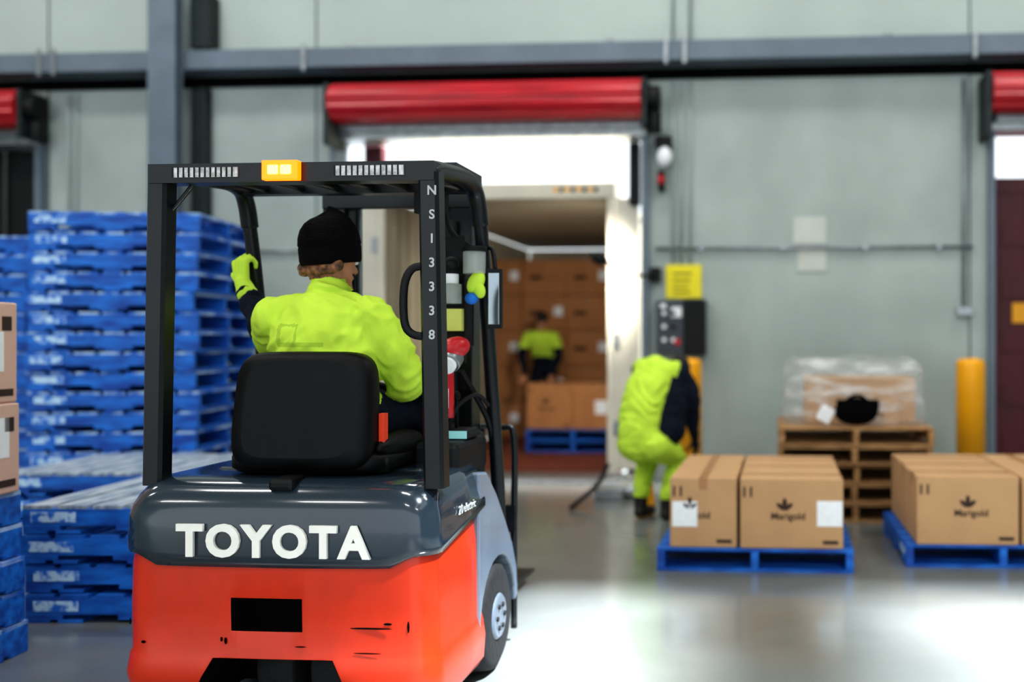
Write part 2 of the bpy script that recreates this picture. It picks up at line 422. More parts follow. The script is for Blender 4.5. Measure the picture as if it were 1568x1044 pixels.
carton(-3.27,3.93,zt,.55,.78,.385,rz=2,m=CARD2,side=(.24,.24,.16,.17)); carton(-3.84,3.91,zt,.55,.78,.385,rz=2,m=CARD2)
carton(-3.28,3.93,zt+.387,.55,.78,.43,rz=2,m=CARD2,side=(.22,.22,.16,.17)); carton(-3.85,3.91,zt+.387,.55,.78,.43,rz=2,m=CARD2)
zw=5*.144
carton(1.19,8.16,zw,.86,.66,.36,rz=-4,m=CARD,tape=True)
carton(1.36,7.69,zw,.12,.14,.20,m=CARD,tape=False,rz=12)
e=top('stretch_wrapped_bundle',(1.14,8.09,zw),-4)
k=M(WRAP)
rings=[]
for z,s in((.002,1.0),(.12,1.02),(.30,.99),(.42,.98),(.48,.94),(.505,.84)):
    rings.append([((.565*s+.012*math.sin(9*t+z*20))*math.copysign(abs(math.cos(t))**.45,math.cos(t)),(.50*s+.01*math.sin(7*t))*math.copysign(abs(math.sin(t))**.45,math.sin(t))+.02,z+.022*math.sin(5*t)*(z>.3)) for t in [2*math.pi*i/64+.01 for i in range(64)]])
k.loft(rings,0).obj('film',e)
e=top('black_bag',(1.10,7.555,zw+.003))
k=M(VOID,LABEL)
k.ell((0,.02,.11),(.17,.05,.105),0).box(-.15,.17,-.01,.04,.12,.20,0).tube([(-.08,0,.19),(-.03,-.02,.23),(.04,-.02,.225),(.09,0,.18)],.012).box(-.29,-.18,-.0,.015,.03,.15,1,rot=Matrix.Rotation(.5,3,'Y'))
k.obj('bag',e,bevel=.008)
def inC(x,y): 
    a=math.radians(CA); return (-2.24+x*math.cos(a)-y*math.sin(a), 10.34+x*math.sin(a)+y*math.cos(a))
X,Y=inC(.40,2.50); pallet_stack('pallet',X,Y,2,rz=CA,rot90=True,jit=0)
for x in(.11,.69):
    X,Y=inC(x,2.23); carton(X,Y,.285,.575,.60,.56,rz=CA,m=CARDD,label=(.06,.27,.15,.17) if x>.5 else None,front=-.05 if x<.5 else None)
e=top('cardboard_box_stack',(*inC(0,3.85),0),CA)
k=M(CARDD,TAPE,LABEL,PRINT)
ex=[-1.16,-.75,-.11,.53,1.16]
for i in range(4):
    for q in range(5):
        x0,x1=ex[i],ex[i+1]; hh=.508
        k.box(x0+.006,x1-.006,random.uniform(0,.03),.6,q*hh+.002,q*hh+hh-.008)
        cx=(x0+x1)/2; zz=q*hh
        k.box(cx-.025,cx+.025,-.004,-.002,zz+.38,zz+.50,1)
        if (i+q)%2==0 or i==3: k.box(x1-.17,x1-.04,-.006,-.002,zz+.20,zz+.34,2)
        if i: k.box(x0+.12,x0+.30,-.006,-.002,zz+.22,zz+.27,3)
k.obj('cartons',e,bevel=.010)
# ---------------- FORKLIFT
FX,FY,FR=-1.475,3.40,-4.2
FK=top('forklift',(FX,FY,0),FR)
CWO=(-.022,0,0)
def cring(z,w,yr,r,yf=.56,wf=None,bul=.025,dip=0):
    wf=wf or w; pts=[]
    pts.append((-wf,yf)); pts.append((-(wf*.6+w*.4),yf*.6+(yr+r)*.4))
    for i in range(9):
        t=math.pi/2*i/8; pts.append((-w+r-r*math.cos(t), yr+r-r*math.sin(t)))
    for i in range(1,16):
        x=(-w+r)+(2*w-2*r)*i/16; pts.append((x,yr))
    for i in range(9):
        t=math.pi/2*i/8; pts.append((w-r+r*math.sin(t), yr+r-r*math.cos(t)))
    pts.append(((wf*.6+w*.4),yf*.6+(yr+r)*.4)); pts.append((wf,yf))
    out=[]
    for x,y in pts:
        q=max(0,1-(x/w)**2)
        yy=y-(bul*q if y<yr+r else 0)
        zz=z
        if dip and y<yr+r+.05:
            s=min(1,max(0,(.50-abs(x))/.10)); s=s*s*(3-2*s); zz=z-dip*s
        if dip and y>=yr+r+.05: zz=z+ (y-yr-r)*.18
        out.append((x,yy,zz))
    return out
cw=M(ORANGE,VOID)
cw.loft([cring(.09,.535,.06,.08),cring(.13,.562,.02,.09),cring(.22,.568,.0,.09),cring(.285,.558,.012,.08),cring(.30,.553,.018,.08),cring(.45,.552,.012,.08),cring(.60,.547,.012,.08),cring(.68,.535,.015,.08)],0)
cwo=cw.obj('counterweight',FK)
def cutter(o,target):
    o.hide_render=True
    md=target.modifiers.new('cut','BOOLEAN'); md.object=o; md.operation='DIFFERENCE'; md.solver='EXACT'
c1=M(VOID).box(-.145,.105,-.2,.10,.380,.492).obj('cut1',FK)
c2=M(VOID).prism([(-.32,0),(-.28,.16),(-.21,.285),(.21,.285),(.28,.16),(.32,0)],-.2,.35,axis='y').obj('cut2',FK)
cutter(c1,cwo); cutter(c2,cwo)
bpy.context.view_layer.update()
dg=bpy.context.evaluated_depsgraph_get()
me=bpy.data.meshes.new_from_object(cwo.evaluated_get(dg)); cwo.modifiers.clear(); cwo.data=me
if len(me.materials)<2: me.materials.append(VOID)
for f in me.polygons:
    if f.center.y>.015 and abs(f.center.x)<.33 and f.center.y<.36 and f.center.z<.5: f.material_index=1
for o in(c1,c2): bpy.data.objects.remove(o)
cwo.location=CWO
md=cwo.modifiers.new('b','BEVEL'); md.width=.008; md.segments=2; md.limit_method='ANGLE'; md.angle_limit=math.radians(50)
sk=M(VOID)
for x,z,a,b_ in((.33,.395,.09,.003),(-.47,.33,.008,.005),(-.165,.345,.005,.012),(.33,.31,.05,.002),(.1,.33,.02,.002),(.47,.40,.004,.02),(-.18,.35,.004,.008),(-.52,.40,.003,.012),(.40,.41,.015,.004)):
    y=.012-.025*(1-(x/.552)**2)
    sk.ell((x,y+.001,z),(a,.0025,b_),0,n=10,k=6)
sk.obj('paint_scuffs',FK,loc=CWO)
cv=M(SLATE)
cv.loft([cring(.640,.542,.02,.08,wf=.550,dip=.04),cring(.640,.560,.0,.09,wf=.567,dip=.04),cring(.665,.563,-.004,.09,wf=.567,dip=.02),cring(.76,.557,-.002,.09,wf=.562),cring(.80,.548,.006,.09,wf=.552),cring(.835,.536,.022,.10,wf=.545),cring(.865,.520,.045,.11,wf=.53),cring(.885,.495,.085,.12,wf=.51),cring(.893,.44,.14,.12,wf=.47)],0)
cv.obj('rear_cover',FK,loc=CWO)
M(BLACKM,SLATE).box(-.045,.045,.0,.16,.855,.899).obj('cover_latch',FK,bevel=.015)
text('rear_lettering','TOYOTA',.146,WHITEP,FK,(-.01,-.032,.642),rot=(math.radians(90),0,0),ext=.006,off=.0058,xs=1.0,spacing=1.18)
text('capacity_lettering','20 electric',.046,GREYP,FK,(.544,.34,.74),rot=(math.radians(90),0,math.radians(90)),ext=.002,off=.0)
WC=.77
arc=[(WC+.25*math.cos(t),.23+.25*math.sin(t)) for t in [math.radians(a) for a in range(0,181,15)]]
for s in(-1,1):
    k=M(SLATE2,SLATE)
    poly=[(1.06,.25),(1.04,.38),(.97,.50),(.86,.62),(.74,.74),(.60,.85),(.50,.86),(.50,.15),(.52,.15)]+list(reversed(arc))
    k.prism(poly,min(s*.40,s*.54),max(s*.40,s*.54),0)
    k.obj('fender_'+('r' if s>0 else 'l'),FK,bevel=.02)
    t=M(RUBBER,SLATE2,ORANGE)
    prof=[(-.08,.10),(-.08,.185),(-.068,.212),(0,.222),(.068,.212),(.08,.185),(.08,.10)]
    n=48
    rings=[[(s*.455+x,WC+r*math.cos(2*math.pi*i/n)*(1+(.012 if (i%4<2 and r>.20) else 0)),.229+r*math.sin(2*math.pi*i/n)*(1+(.012 if (i%4<2 and r>.20) else 0))) for i in range(n)] for x,r in prof]
    t.loft(rings,0,True,True)
    t.cyl((s*.52,WC,.23),(s*.545,WC,.23),.11,.085,m=1)
    for q in range(6):
        a=q*math.pi/3; t.cyl((s*.54,WC+.05*math.cos(a),.23+.05*math.sin(a)),(s*.552,WC+.05*math.cos(a),.23+.05*math.sin(a)),.010,m=0)
    t.obj('front_wheel_'+('r' if s>0 else 'l'),FK)
t=M(RUBBER,SLATE2)
for x in(-.10,.10): t.cyl((x-.07,.34,.195),(x+.07,.34,.195),.19,m=0,n=36)
t.obj('steer_wheels',FK,bevel=.015)
k=M(BLACKM,SLATE,BLACK)
k.box(-.39,.39,.55,1.0,.30,.46).box(-.40,.40,.94,1.02,.46,.98,0).box(-.40,.40,.28,.62,.60,.90,1)
k.box(.30,.48,.42,.80,.84,.98,0).box(-.3,.3,.86,1.0,.94,1.02,0)
k.box(.38,.48,.56,.72,.98,1.02,0)
k.obj('cab_floor_and_dash',FK,bevel=.02)
M(SCREEN).box(.39,.47,.553,.56,.985,1.015,0).obj('display',FK)
k=M(BLACKM)
R=Matrix.Rotation(math.radians(-25),3,'X'); cc=Vector((-.05,.80,1.14))
pts=[cc+R@Vector((.16*math.cos(t),.16*math.sin(t),0)) for t in [2*math.pi*i/24 for i in range(25)]]
k.tube(pts,.014,sub=2); k.tube([cc,cc+Vector((0,.13,-.25))],.03)
for a in(0,2.1,4.2): k.tube([cc,cc+R@Vector((.16*math.cos(a),.16*math.sin(a),0))],.012)
k.obj('steering_wheel',FK)
k=M(BLACKM,REDP)
for i in range(4): k.tube([(.20+i*.05,.80,.96),(.20+i*.05,.79,1.13)],.008); k.ell((.20+i*.05,.79,1.14),(.017,.017,.022),0)
k.obj('hydraulic_levers',FK)
st=M(VINYL,BLACKM,ORB)
def rrect(w,h,cx,cz,y,p=.35,n=40,topw=1):
    o=[]
    for i in range(n):
        t=2*math.pi*i/n+.01
        x=math.copysign(abs(math.cos(t))**p,math.cos(t)); z=math.copysign(abs(math.sin(t))**p,math.sin(t))
        o.append((cx+x*w*(1-.05*max(0,z)),y+ .05*(z*.5),cz+z*h))
    return o
st.loft([rrect(.20,.17,.01,1.13,.105),rrect(.245,.20,.01,1.125,.12),rrect(.258,.212,.01,1.12,.145),rrect(.258,.212,.01,1.12,.20),rrect(.23,.19,.01,1.12,.24),rrect(.15,.13,.01,1.12,.242)],0)
def hr(w,d,cy,z,p=.4,n=36):
    return [(.01+math.copysign(abs(math.cos(t))**p,math.cos(t))*w,cy+math.copysign(abs(math.sin(t))**p,math.sin(t))*d,z) for t in [2*math.pi*i/n+.01 for i in range(n)]]
st.loft([hr(.28,.25,.38,.90),hr(.30,.265,.38,.915),hr(.30,.265,.38,.955),hr(.26,.25,.39,.985),hr(.2,.2,.41,.992)],0)
for s in(-1,1): st.ell((.01+s*.265,.37,.985),(.045,.21,.05),0)
st.box(.268,.288,.19,.225,.99,1.11,2).cyl((.27,.20,.95),(.27,.20,.90),.03,m=1)
st.obj('seat',FK)
g=M(BLACK,GRILLE,BLACKM)
def pil(p0,p1,w0,d0):
    p0=Vector(p0);p1=Vector(p1)
    q=lambda p:[(p.x+a*w0+ .0,p.y+b_*d0,p.z) for a,b_ in((-1,-.7),(-.7,-1),(.7,-1),(1,-.7),(1,.7),(.7,1),(-.7,1),(-1,.7))]
    g.loft([q(p0),q(p1)],0,True,False)
for s in(-1,1):
    pil((s*.51,.11,.86),(s*.490,.11,1.955),.036,.04)
    g.tube([(s*.487,.68,1.86),(s*.488,.73,1.66),(s*.49,.78,1.40),(s*.50,.86,.90),(s*.505,.91,.46)],.028,0)
    g.tube([(s*.487,.10,1.93),(s*.487,.125,1.967),(s*.485,.28,1.985),(s*.480,.48,2.00),(s*.480,.60,1.985),(s*.484,.655,1.93),(s*.487,.685,1.84)],.034,0)
    g.tube([(s*.43,.16,1.955),(s*.43,.58,1.985)],.02,0)
g.box(-.515,.515,.065,.14,1.925,1.992,0)
g.box(-.46,.46,.58,.64,1.96,2.01,0)
for i in range(6): 
    x=-.36+i*.144; g.tube([(x,.12,1.965),(x,.60,1.985)],.0145,0)
g.box(-.09,.46,.42,.72,2.015,2.04,0)
g.box(.36,.475,.42,.74,2.005,2.05,0)
for x0,x1 in((-.42,-.185),(.165,.41)):
    g.box(x0,x1,.058,.066,1.943,1.977,1)
    for i in range(12): g.box(x0+i*(x1-x0)/12,x0+i*(x1-x0)/12+.004,.054,.059,1.943,1.977,2)
g.tube([(-.47,.12,1.83),(-.44,.12,1.86),(-.38,.12,1.93)],.008,0); 
g.obj('overhead_guard',FK,bevel=.006)
bc=M(BEACON,BEACONC,BLACKM)
bc.box(-.085,.045,.035,.064,1.927,1.995,0)
bc.box(-.062,-.024,.030,.037,1.946,1.978,1).box(-.016,.022,.030,.037,1.946,1.978,1)
bc.obj('warning_beacon',FK,bevel=.008)
for i,ch in enumerate('NS13338'):
    text('pillar_mark_%d'%i,ch,.045,GREYP,FK,(.507,.068,1.875-i*.083),ext=.001,off=.001)
k=M(BLACKM)
k.tube([(.47,.10,1.63),(.43,.085,1.62),(.405,.08,1.56),(.405,.08,1.44),(.43,.085,1.395),(.48,.10,1.385)],.014)
k.obj('grab_handle',FK)
k=M(BLACK,BLACKM,STEEL)
mo=-.27
for s in(-1,1):
    a,b_=sorted((s*.24,s*.34))
    k.box(a,b_,1.30+mo,1.31+mo,.06,2.0).box(a,b_,1.41+mo,1.42+mo,.06,2.0).box(s*.335-.006,s*.335+.006,1.30+mo,1.42+mo,.06,2.0)
    a,b_=sorted((s*.20,s*.30)); k.box(a,b_,1.325+mo,1.335+mo,.10,2.04).box(a,b_,1.39+mo,1.40+mo,.10,2.04)
    k.cyl((s*.25,1.28+mo,.1),(s*.25,1.28+mo,1.90),.032,m=1)
    k.box(s*.2-.01,s*.2+.01,1.36+mo,1.37+mo,.3,2.0,2)
k.box(-.34,.34,1.29+mo,1.33+mo,1.96,2.04).box(-.34,.34,1.29+mo,1.33+mo,.3,.42).box(-.34,.34,1.30+mo,1.33+mo,1.1,1.16)
k.box(-.46,.46,1.44+mo,1.48+mo,.12,.20).box(-.46,.46,1.44+mo,1.48+mo,.42,.50)
k.obj('mast',FK,bevel=.004)
k=M(BLACK)
by=1.19; bw=.485
for s in(-1,1): k.tube([(s*.36,by,.98),(s*(bw-.05),by,.975),(s*bw,by,.93),(s*bw,by,.5),(s*bw,by,.06)],.015)
k.tube([(-.38,by,.98),(.38,by,.98)],.015); k.tube([(-bw,by,.45),(bw,by,.45)],.015)
for i in range(5): k.tube([(-.34+i*.17,by,.46),(-.34+i*.17,by,.98)],.010)
for s in(-1,1): k.box(s*bw-.04,s*bw+.01,by-.02,by+.02,.50,.62)
k.obj('load_backrest',FK)
k=M(BLACK)
for s in(-1,1): k.prism([(1.22,.60),(1.26,.60),(1.26,.11),(2.30,.075),(2.30,.06),(1.22,.06)],s*.25-.05,s*.25+.05)
k.obj('forks',FK,bevel=.004)
k=M(BLACKM,GLASS,CLEAR,LIMEP,REDP,LABEL,HIVIS,BLUEG,STEEL)
k.tube([(.50,1.02,1.75),(.54,.98,1.74),(.56,.95,1.66)],.009).box(.530,.590,.93,.955,1.42,1.66,0).box(.537,.583,.925,.931,1.435,1.645,1)
k.box(.34,.42,.99,1.02,1.28,1.80,0)
k.cyl((.385,.93,1.52),(.385,.93,1.60),.042,m=2).cyl((.385,.93,1.60),(.385,.93,1.64),.03,m=5).ell((.385,.93,1.68),(.03,.03,.03),0)
k.box(.345,.43,.92,.96,1.41,1.50,3)
k.cyl((.48,.93,1.64),(.48,.93,1.73),.045,m=2).cyl((.48,.93,1.73),(.48,.93,1.75),.05,m=0)
k.ell((.49,.92,1.605),(.032,.028,.05),6,rot=Matrix.Rotation(.5,3,'Y')).ell((.505,.915,1.575),(.024,.02,.035),6,rot=Matrix.Rotation(-.3,3,'Y')).ell((.475,.91,1.54),(.026,.03,.024),7)
k.ell((.42,.86,1.34),(.065,.06,.045),4,rot=Matrix.Rotation(-.4,3,'Y')).cyl((.41,.82,1.28),(.41,.86,1.31),.045,.05,m=8).cyl((.41,.80,1.272),(.41,.82,1.28),.035,m=5)
k.cyl((.365,.93,1.06),(.365,.93,1.23),.030,m=4).ell((.365,.93,1.235),(.03,.03,.03),4).cyl((.365,.93,1.25),(.365,.93,1.29),.012,m=0).box(.345,.385,.895,.90,1.10,1.18,5)
k.tube([(.365,.93,1.0),(.40,.95,1.1),(.46,1.02,1.15),(.50,1.06,1.1)],.008)
k.tube([(.45,1.0,1.75),(.36,1.0,1.82),(.33,1.0,1.93)],.010).box(.28,.40,.8,.86,1.87,1.95,0)
k.tube([(.40,1.0,1.25),(.48,1.1,1.05),(.50,1.14,.9)],.012)
k.box(.30,.33,.94,.98,1.5,1.75,0).box(.43,.46,.95,.99,1.35,1.62,0)
k.obj('cab_accessories',FK,bevel=.003,loc=(-.005,-.29,-.0))
# ---------------- FIGURES
class Fig:
    def __init__(s): s.seg=[]
    def add(s,p0,p1,r0,r1,lab,flat=1,side=(1,0,0),flat1=None):
        s.seg.append((Vector(p0),Vector(p1),r0,r1,lab,flat,Vector(side),flat if flat1 is None else flat1)); return s
    def chain(s,pts,rs,lab,**k):
        for i in range(len(pts)-1): s.add(pts[i],pts[i+1],rs[i],rs[i+1],lab[i] if isinstance(lab,(list,tuple)) else lab,**k)
        return s
    def build(s,name,parent,mats,voxel,sm=4,n=20,fold=0,cloth=(0,1),fs=9,post=None):
        bm=bmesh.new(); fr=[]
        for p0,p1,r0,r1,lab,f0,side,f1 in s.seg:
            d=p1-p0; ln=d.length; d=d.normalized() if ln>1e-5 else Vector((0,0,1))
            u=side-d*side.dot(d); u=u.normalized() if u.length>1e-3 else d.orthogonal().normalized(); v=d.cross(u)
            fr.append((d,u,v,ln)); rings=[]
            for i in range(6):
                a=-math.pi/2+ (math.pi/2)*i/5; a=max(a,-math.pi/2+.08); rings.append((p0+d*math.sin(a)*r0*min(1,f0*1.0),r0*math.cos(a),f0))
            for i in range(6):
                a=(math.pi/2)*i/5; a=min(a,math.pi/2-.08); rings.append((p1+d*math.sin(a)*r1*min(1,f1),r1*math.cos(a),f1))
            RV=[[bm.verts.new(c+u*r*math.cos(2*math.pi*j/n)+v*r*f*math.sin(2*math.pi*j/n)) for j in range(n)] for c,r,f in rings]
            for a,b_ in zip(RV[:-1],RV[1:]):
                for j in range(n): bm.faces.new((a[j],a[(j+1)%n],b_[(j+1)%n],b_[j]))
            bm.faces.new(list(reversed(RV[0]))); bm.faces.new(RV[-1])
        bmesh.ops.recalc_face_normals(bm,faces=bm.faces[:])
        me=bpy.data.meshes.new('tmp'); bm.to_mesh(me); bm.free()
        o=bpy.data.objects.new('tmp',me); sc.collection.objects.link(o)
        md=o.modifiers.new('r','REMESH'); md.mode='VOXEL'; md.voxel_size=voxel
        md=o.modifiers.new('s','SMOOTH'); md.factor=.5; md.iterations=sm
        bpy.context.view_layer.update(); dg=bpy.context.evaluated_depsgraph_get()
        nm=bpy.data.meshes.new_from_object(o.evaluated_get(dg)); bpy.data.objects.remove(o)
        nm.materials.clear()
        for m in mats: nm.materials.append(m)
        isc=[False]*len(nm.vertices)
        for f in nm.polygons:
            c=f.center; best=1e9;bl=0
            for (p0,p1,r0,r1,lab,f0,side,f1),(d,u,v,ln) in zip(s.seg,fr):
                o_=c-p0; t=min(max(o_.dot(d)/ln,0),1) if ln>1e-5 else 0
                q=o_-d*t*ln; ff=f0+(f1-f0)*t; r=r0+(r1-r0)*t
                ds=math.sqrt(q.dot(u)**2+(q.dot(v)/ff)**2+q.dot(d)**2)-r
                if ds<best: best=ds;bl=lab
            if bl in cloth:
                for vi in f.vertices: isc[vi]=True
            if post: bl=post(c,bl)
            f.material_index=bl; f.use_smooth=True
        if fold:
            N=[v.normal.copy() for v in nm.vertices]
            for i,v in enumerate(nm.vertices):
                if isc[i]:
                    q=v.co.copy(); w_=Vector((noise.noise(q*5),noise.noise(q*5+Vector((9,3,1))),noise.noise(q*5+Vector((2,7,5)))))*.14
                    q+=w_; r1=1-abs(noise.noise(Vector((q.x*fs*.7,q.y*fs*.7,q.z*fs*1.7))))*2.6; r2=1-abs(noise.noise(Vector((q.x*fs*1.8+4,q.y*fs*1.8,q.z*fs*2.2))))*2.6
                    v.co+=N[i]*fold*(max(-.6,r1)*.8+max(-.6,r2)*.45-.2)
        nm.name=name
        o=bpy.data.objects.new(name,nm); link(o,parent); return o
def hand(F,wp,d,nrm,curl,s,lab,sc_=1.0,thumbc=.5):
    wp=Vector(wp);d=Vector(d).normalized();nrm=Vector(nrm);nrm=(nrm-d*nrm.dot(d)).normalized();w=d.cross(nrm).normalized()*s
    k=sc_
    L_=((.030,.088,(.040,.025,.021)),(.010,.092,(.044,.029,.022)),(-.010,.088,(.041,.027,.021)),(-.028,.080,(.032,.021,.019)))
    for off,ln,_ in L_:
        F.add(wp+w*off*.6*k,wp+d*ln*k+w*off*k,.015*k,.0125*k,lab)
    for i,(off,ln,ls) in enumerate(L_):
        p=wp+d*ln*k+w*off*k; a=0
        for j_,l in enumerate(ls):
            a+=curl[j_]*(1+.05*i); dirv=d*math.cos(a)+nrm*math.sin(a)+w*(off*1.2 if j_==0 else 0)
            q=p+dirv.normalized()*l*k; F.add(p,q,(.0100-.001*j_)*k,(.0092-.001*j_)*k,lab); p=q
    p=wp+d*.022*k+w*.026*k; a=0
    for l,r in((.042,.013),(.032,.0105),(.026,.0095)):
        dirv=(d*.70+w*.75*(1-a)+nrm*(.25+a)).normalized(); q=p+dirv*l*k; F.add(p,q,r*k,r*.9*k,lab); p=q; a+=thumbc
def head(F,c,fw,up,ski,hai,k=1.0,hair=True):
    c=Vector(c);fw=Vector(fw).normalized();up=Vector(up);up=(up-fw*up.dot(fw)).normalized();rt=fw.cross(up)
    P=lambda a,b_,z:c+rt*a*k+fw*b_*k+up*z*k
    F.add(P(0,-.012,.035),P(0,.018,.035),.079*k,.076*k,ski,side=rt,flat=1.12)
    F.add(P(0,.030,.00),P(0,.045,-.075),.060*k,.036*k,ski,side=rt)
    F.add(P(0,.088,.005),P(0,.108,-.028),.010*k,.014*k,ski,side=rt)
    F.add(P(-.03,.078,.022),P(.03,.078,.022),.014*k,.014*k,ski)
    F.add(P(-.018,.082,-.058),P(.018,.082,-.058),.009*k,.009*k,ski)
    F.add(P(0,.078,-.09),P(0,.080,-.095),.018*k,.018*k,ski)
    for s in(-1,1): F.add(P(s*.078,0,.012),P(s*.082,-.006,-.022),.016*k,.011*k,ski,side=fw,flat=.5)
    if hair:
        F.add(P(0,-.03,.055),P(0,.012,.062),.084*k,.080*k,hai,side=rt)
        F.add(P(0,-.045,.0),P(0,-.04,-.04),.070*k,.055*k,hai,side=rt)
    return P,rt,fw,up
def eyes(P,parent,k=1.0):
    m=M(LABEL,EYE)
    for s in(-1,1): m.ell(P(s*.030,.082,.004),(.013*k,.013*k,.010*k),0,n=12,k=8).ell(P(s*.030,.0935,.004),(.006*k,.004*k,.006*k),1,n=10,k=6)
    m.obj('eyes',parent)
DR=top('forklift_driver',(FX,FY,0),FR)
F=Fig() # 0 hivis 1 navy 2 skin 3 hair 4 boot 5 print
F.add((-.01,.40,1.06),(-.01,.40,1.12),.165,.165,1,flat=.80)
F.chain([(-.01,.40,1.13),(-.02,.40,1.24),(-.035,.42,1.36),(-.045,.435,1.42)],[.185,.196,.220,.205],0,flat=.70)
F.add((-.235,.43,1.462),(.115,.43,1.455),.078,.080,0)
F.add((-.13,.435,1.495),(.04,.435,1.495),.058,.058,0)
F.add((-.045,.43,1.49),(-.045,.445,1.540),.095,.082,0)
F.add((-.045,.45,1.53),(-.04,.465,1.62),.058,.056,2)
hp,hrt,hfw,hup=head(F,(-.035,.48,1.683),(.46,1,-.10),(0,0.03,1),2,3,k=1.0,hair=False)
for t in range(-8,6):
    a=t*.23-.15; w_=1.0+(.16 if t<-1 else 0)
    b0=hp(math.sin(a)*.076,-math.cos(a)*.076,.0); b1=hp(math.sin(a)*.096*w_,-math.cos(a)*.088*w_,-.062+.016*(t%2)+.003*abs(t))
    F.add(b0,b1,.023,.019+.006*(t%2),3)
F.chain([(.13,.43,1.452),(.205,.47,1.33),(.228,.52,1.215)],[.086,.082,.076],0)
F.chain([(.228,.535,1.215),(.25,.64,1.20),(.265,.72,1.17)],[.064,.052,.040],1)
F.chain([(-.235,.43,1.455),(-.295,.52,1.40),(-.33,.58,1.37)],[.084,.072,.062],0)
F.chain([(-.335,.585,1.37),(-.41,.62,1.46),(-.47,.645,1.56)],[.058,.050,.040],1)
for s in(-1,1):
    kx=.22
    F.chain([(s*.095,.40,1.07),(s*.16,.58,1.075),(s*kx,.74,1.05)],[.095,.085,.065],1)
    F.chain([(s*kx,.75,1.04),(s*kx,.79,.80),(s*kx*.95,.78,.58)],[.062,.058,.045],1)
    F.chain([(s*kx*.95,.77,.54),(s*kx*.95,.81,.51),(s*kx*.95,.87,.50)],[.045,.042,.034],4)
def prt(c,bl):
    if bl==0 and c.y<.36 and 1.345<c.z<1.435:
        x=c.x
        if (abs(x+.155)<.007 or abs(x+.085)<.007 or (abs(c.z-1.428)<.007 and -.16<x<-.08) ): return 5
        if c.z<1.365 and -.16<x<.02: return 5
    return bl
F.build('body',DR,[HIVIS,NAVY,SKIN,HAIR,BOOT,HIVISD],.0085,sm=3,fold=.013,fs=8,post=prt)
H1=Fig(); hand(H1,(-.498,.648,1.60),(-.12,.08,.8),(.45,1,0),(.9,1.15,.8),1,0,sc_=1.12)
H1.add((-.475,.642,1.565),(-.496,.648,1.61),.042,.030,0)
H1.build('gloved_hand_l',DR,[HIVIS],.0045,sm=2,cloth=())
H2=Fig(); hand(H2,(.268,.725,1.17),(.05,.9,-.1),(0,-.1,-1),(.5,.7,.5),-1,0); H2.add((.262,.69,1.175),(.268,.73,1.17),.030,.026,0)
H2.build('hand_r',DR,[SKIN],.0045,sm=2,cloth=())
eyes(hp,DR,.98)
k=M(BEANIE)
rings=[]
for i,(z,r) in enumerate(((-.010,.092),(-.014,.102),(.0,.107),(.045,.108),(.055,.106),(.06,.109),(.09,.106),(.12,.097),(.148,.080),(.168,.058),(.182,.030),(.186,.006))):
    rings.append([hp(r*.96*math.cos(t)*(1+.012*math.sin(24*t)),(r*1.12)*math.sin(t)-.012-z*.18,z+.024*math.sin(t)+.0) for t in [2*math.pi*q/72 for q in range(72)]])
k.loft(rings,0).obj('beanie',DR)
# worker inside container
X,Y=inC(-.30,3.36)
W1=top('warehouse_worker',(X,Y,0),178)
F=Fig()
F.add((0,-.02,.97),(0,0,1.03),.150,.145,1,flat=.72)
F.chain([(0,.0,1.06),(0,.08,1.20)],[.145,.155],1,flat=.70)
F.chain([(0,.08,1.20),(0,.18,1.36),(0,.22,1.42)],[.160,.178,.165],0,flat=.66)
F.add((-.16,.22,1.43),(.16,.22,1.43),.072,.072,0)
F.add((0,.24,1.46),(-.02,.30,1.54),.055,.052,2)
p1,_,_,_=head(F,(-.04,.34,1.63),(.1,1,-.75),(0,.65,1),2,3)
for s in(-1,1):
    F.chain([(s*.18,.22,1.42),(s*.235,.25,1.29)],[.070,.062],0)
    F.chain([(s*.235,.25,1.29),(s*.255,.27,1.15),(s*.21,.32,1.03),(s*.18,.37,.91)],[.060,.050,.042,.030],1)
    F.chain([(s*.09,0,.95),(s*.12,.04,.72),(s*.13,.05,.50)],[.092,.080,.062],1)
    F.chain([(s*.13,.05,.50),(s*.135,.0,.28),(s*.135,-.02,.12)],[.062,.058,.044],1)
    F.chain([(s*.135,-.03,.07),(s*.14,.05,.055),(s*.145,.15,.045)],[.045,.044,.036],4)
F.build('body',W1,[HIVIS,NAVY,SKIN,HAIRD,BOOT],.012,sm=3,fold=.010)
eyes(p1,W1)
for s in(-1,1):
    h=Fig(); hand(h,(s*.18,.375,.905),(0,.6,-.25),(0,-.3,-1),(.2,.3,.2),1 if s<0 else -1,0); h.build('hand_%s'%('l' if s<0 else 'r'),W1,[SKIN],.006,sm=2,cloth=())
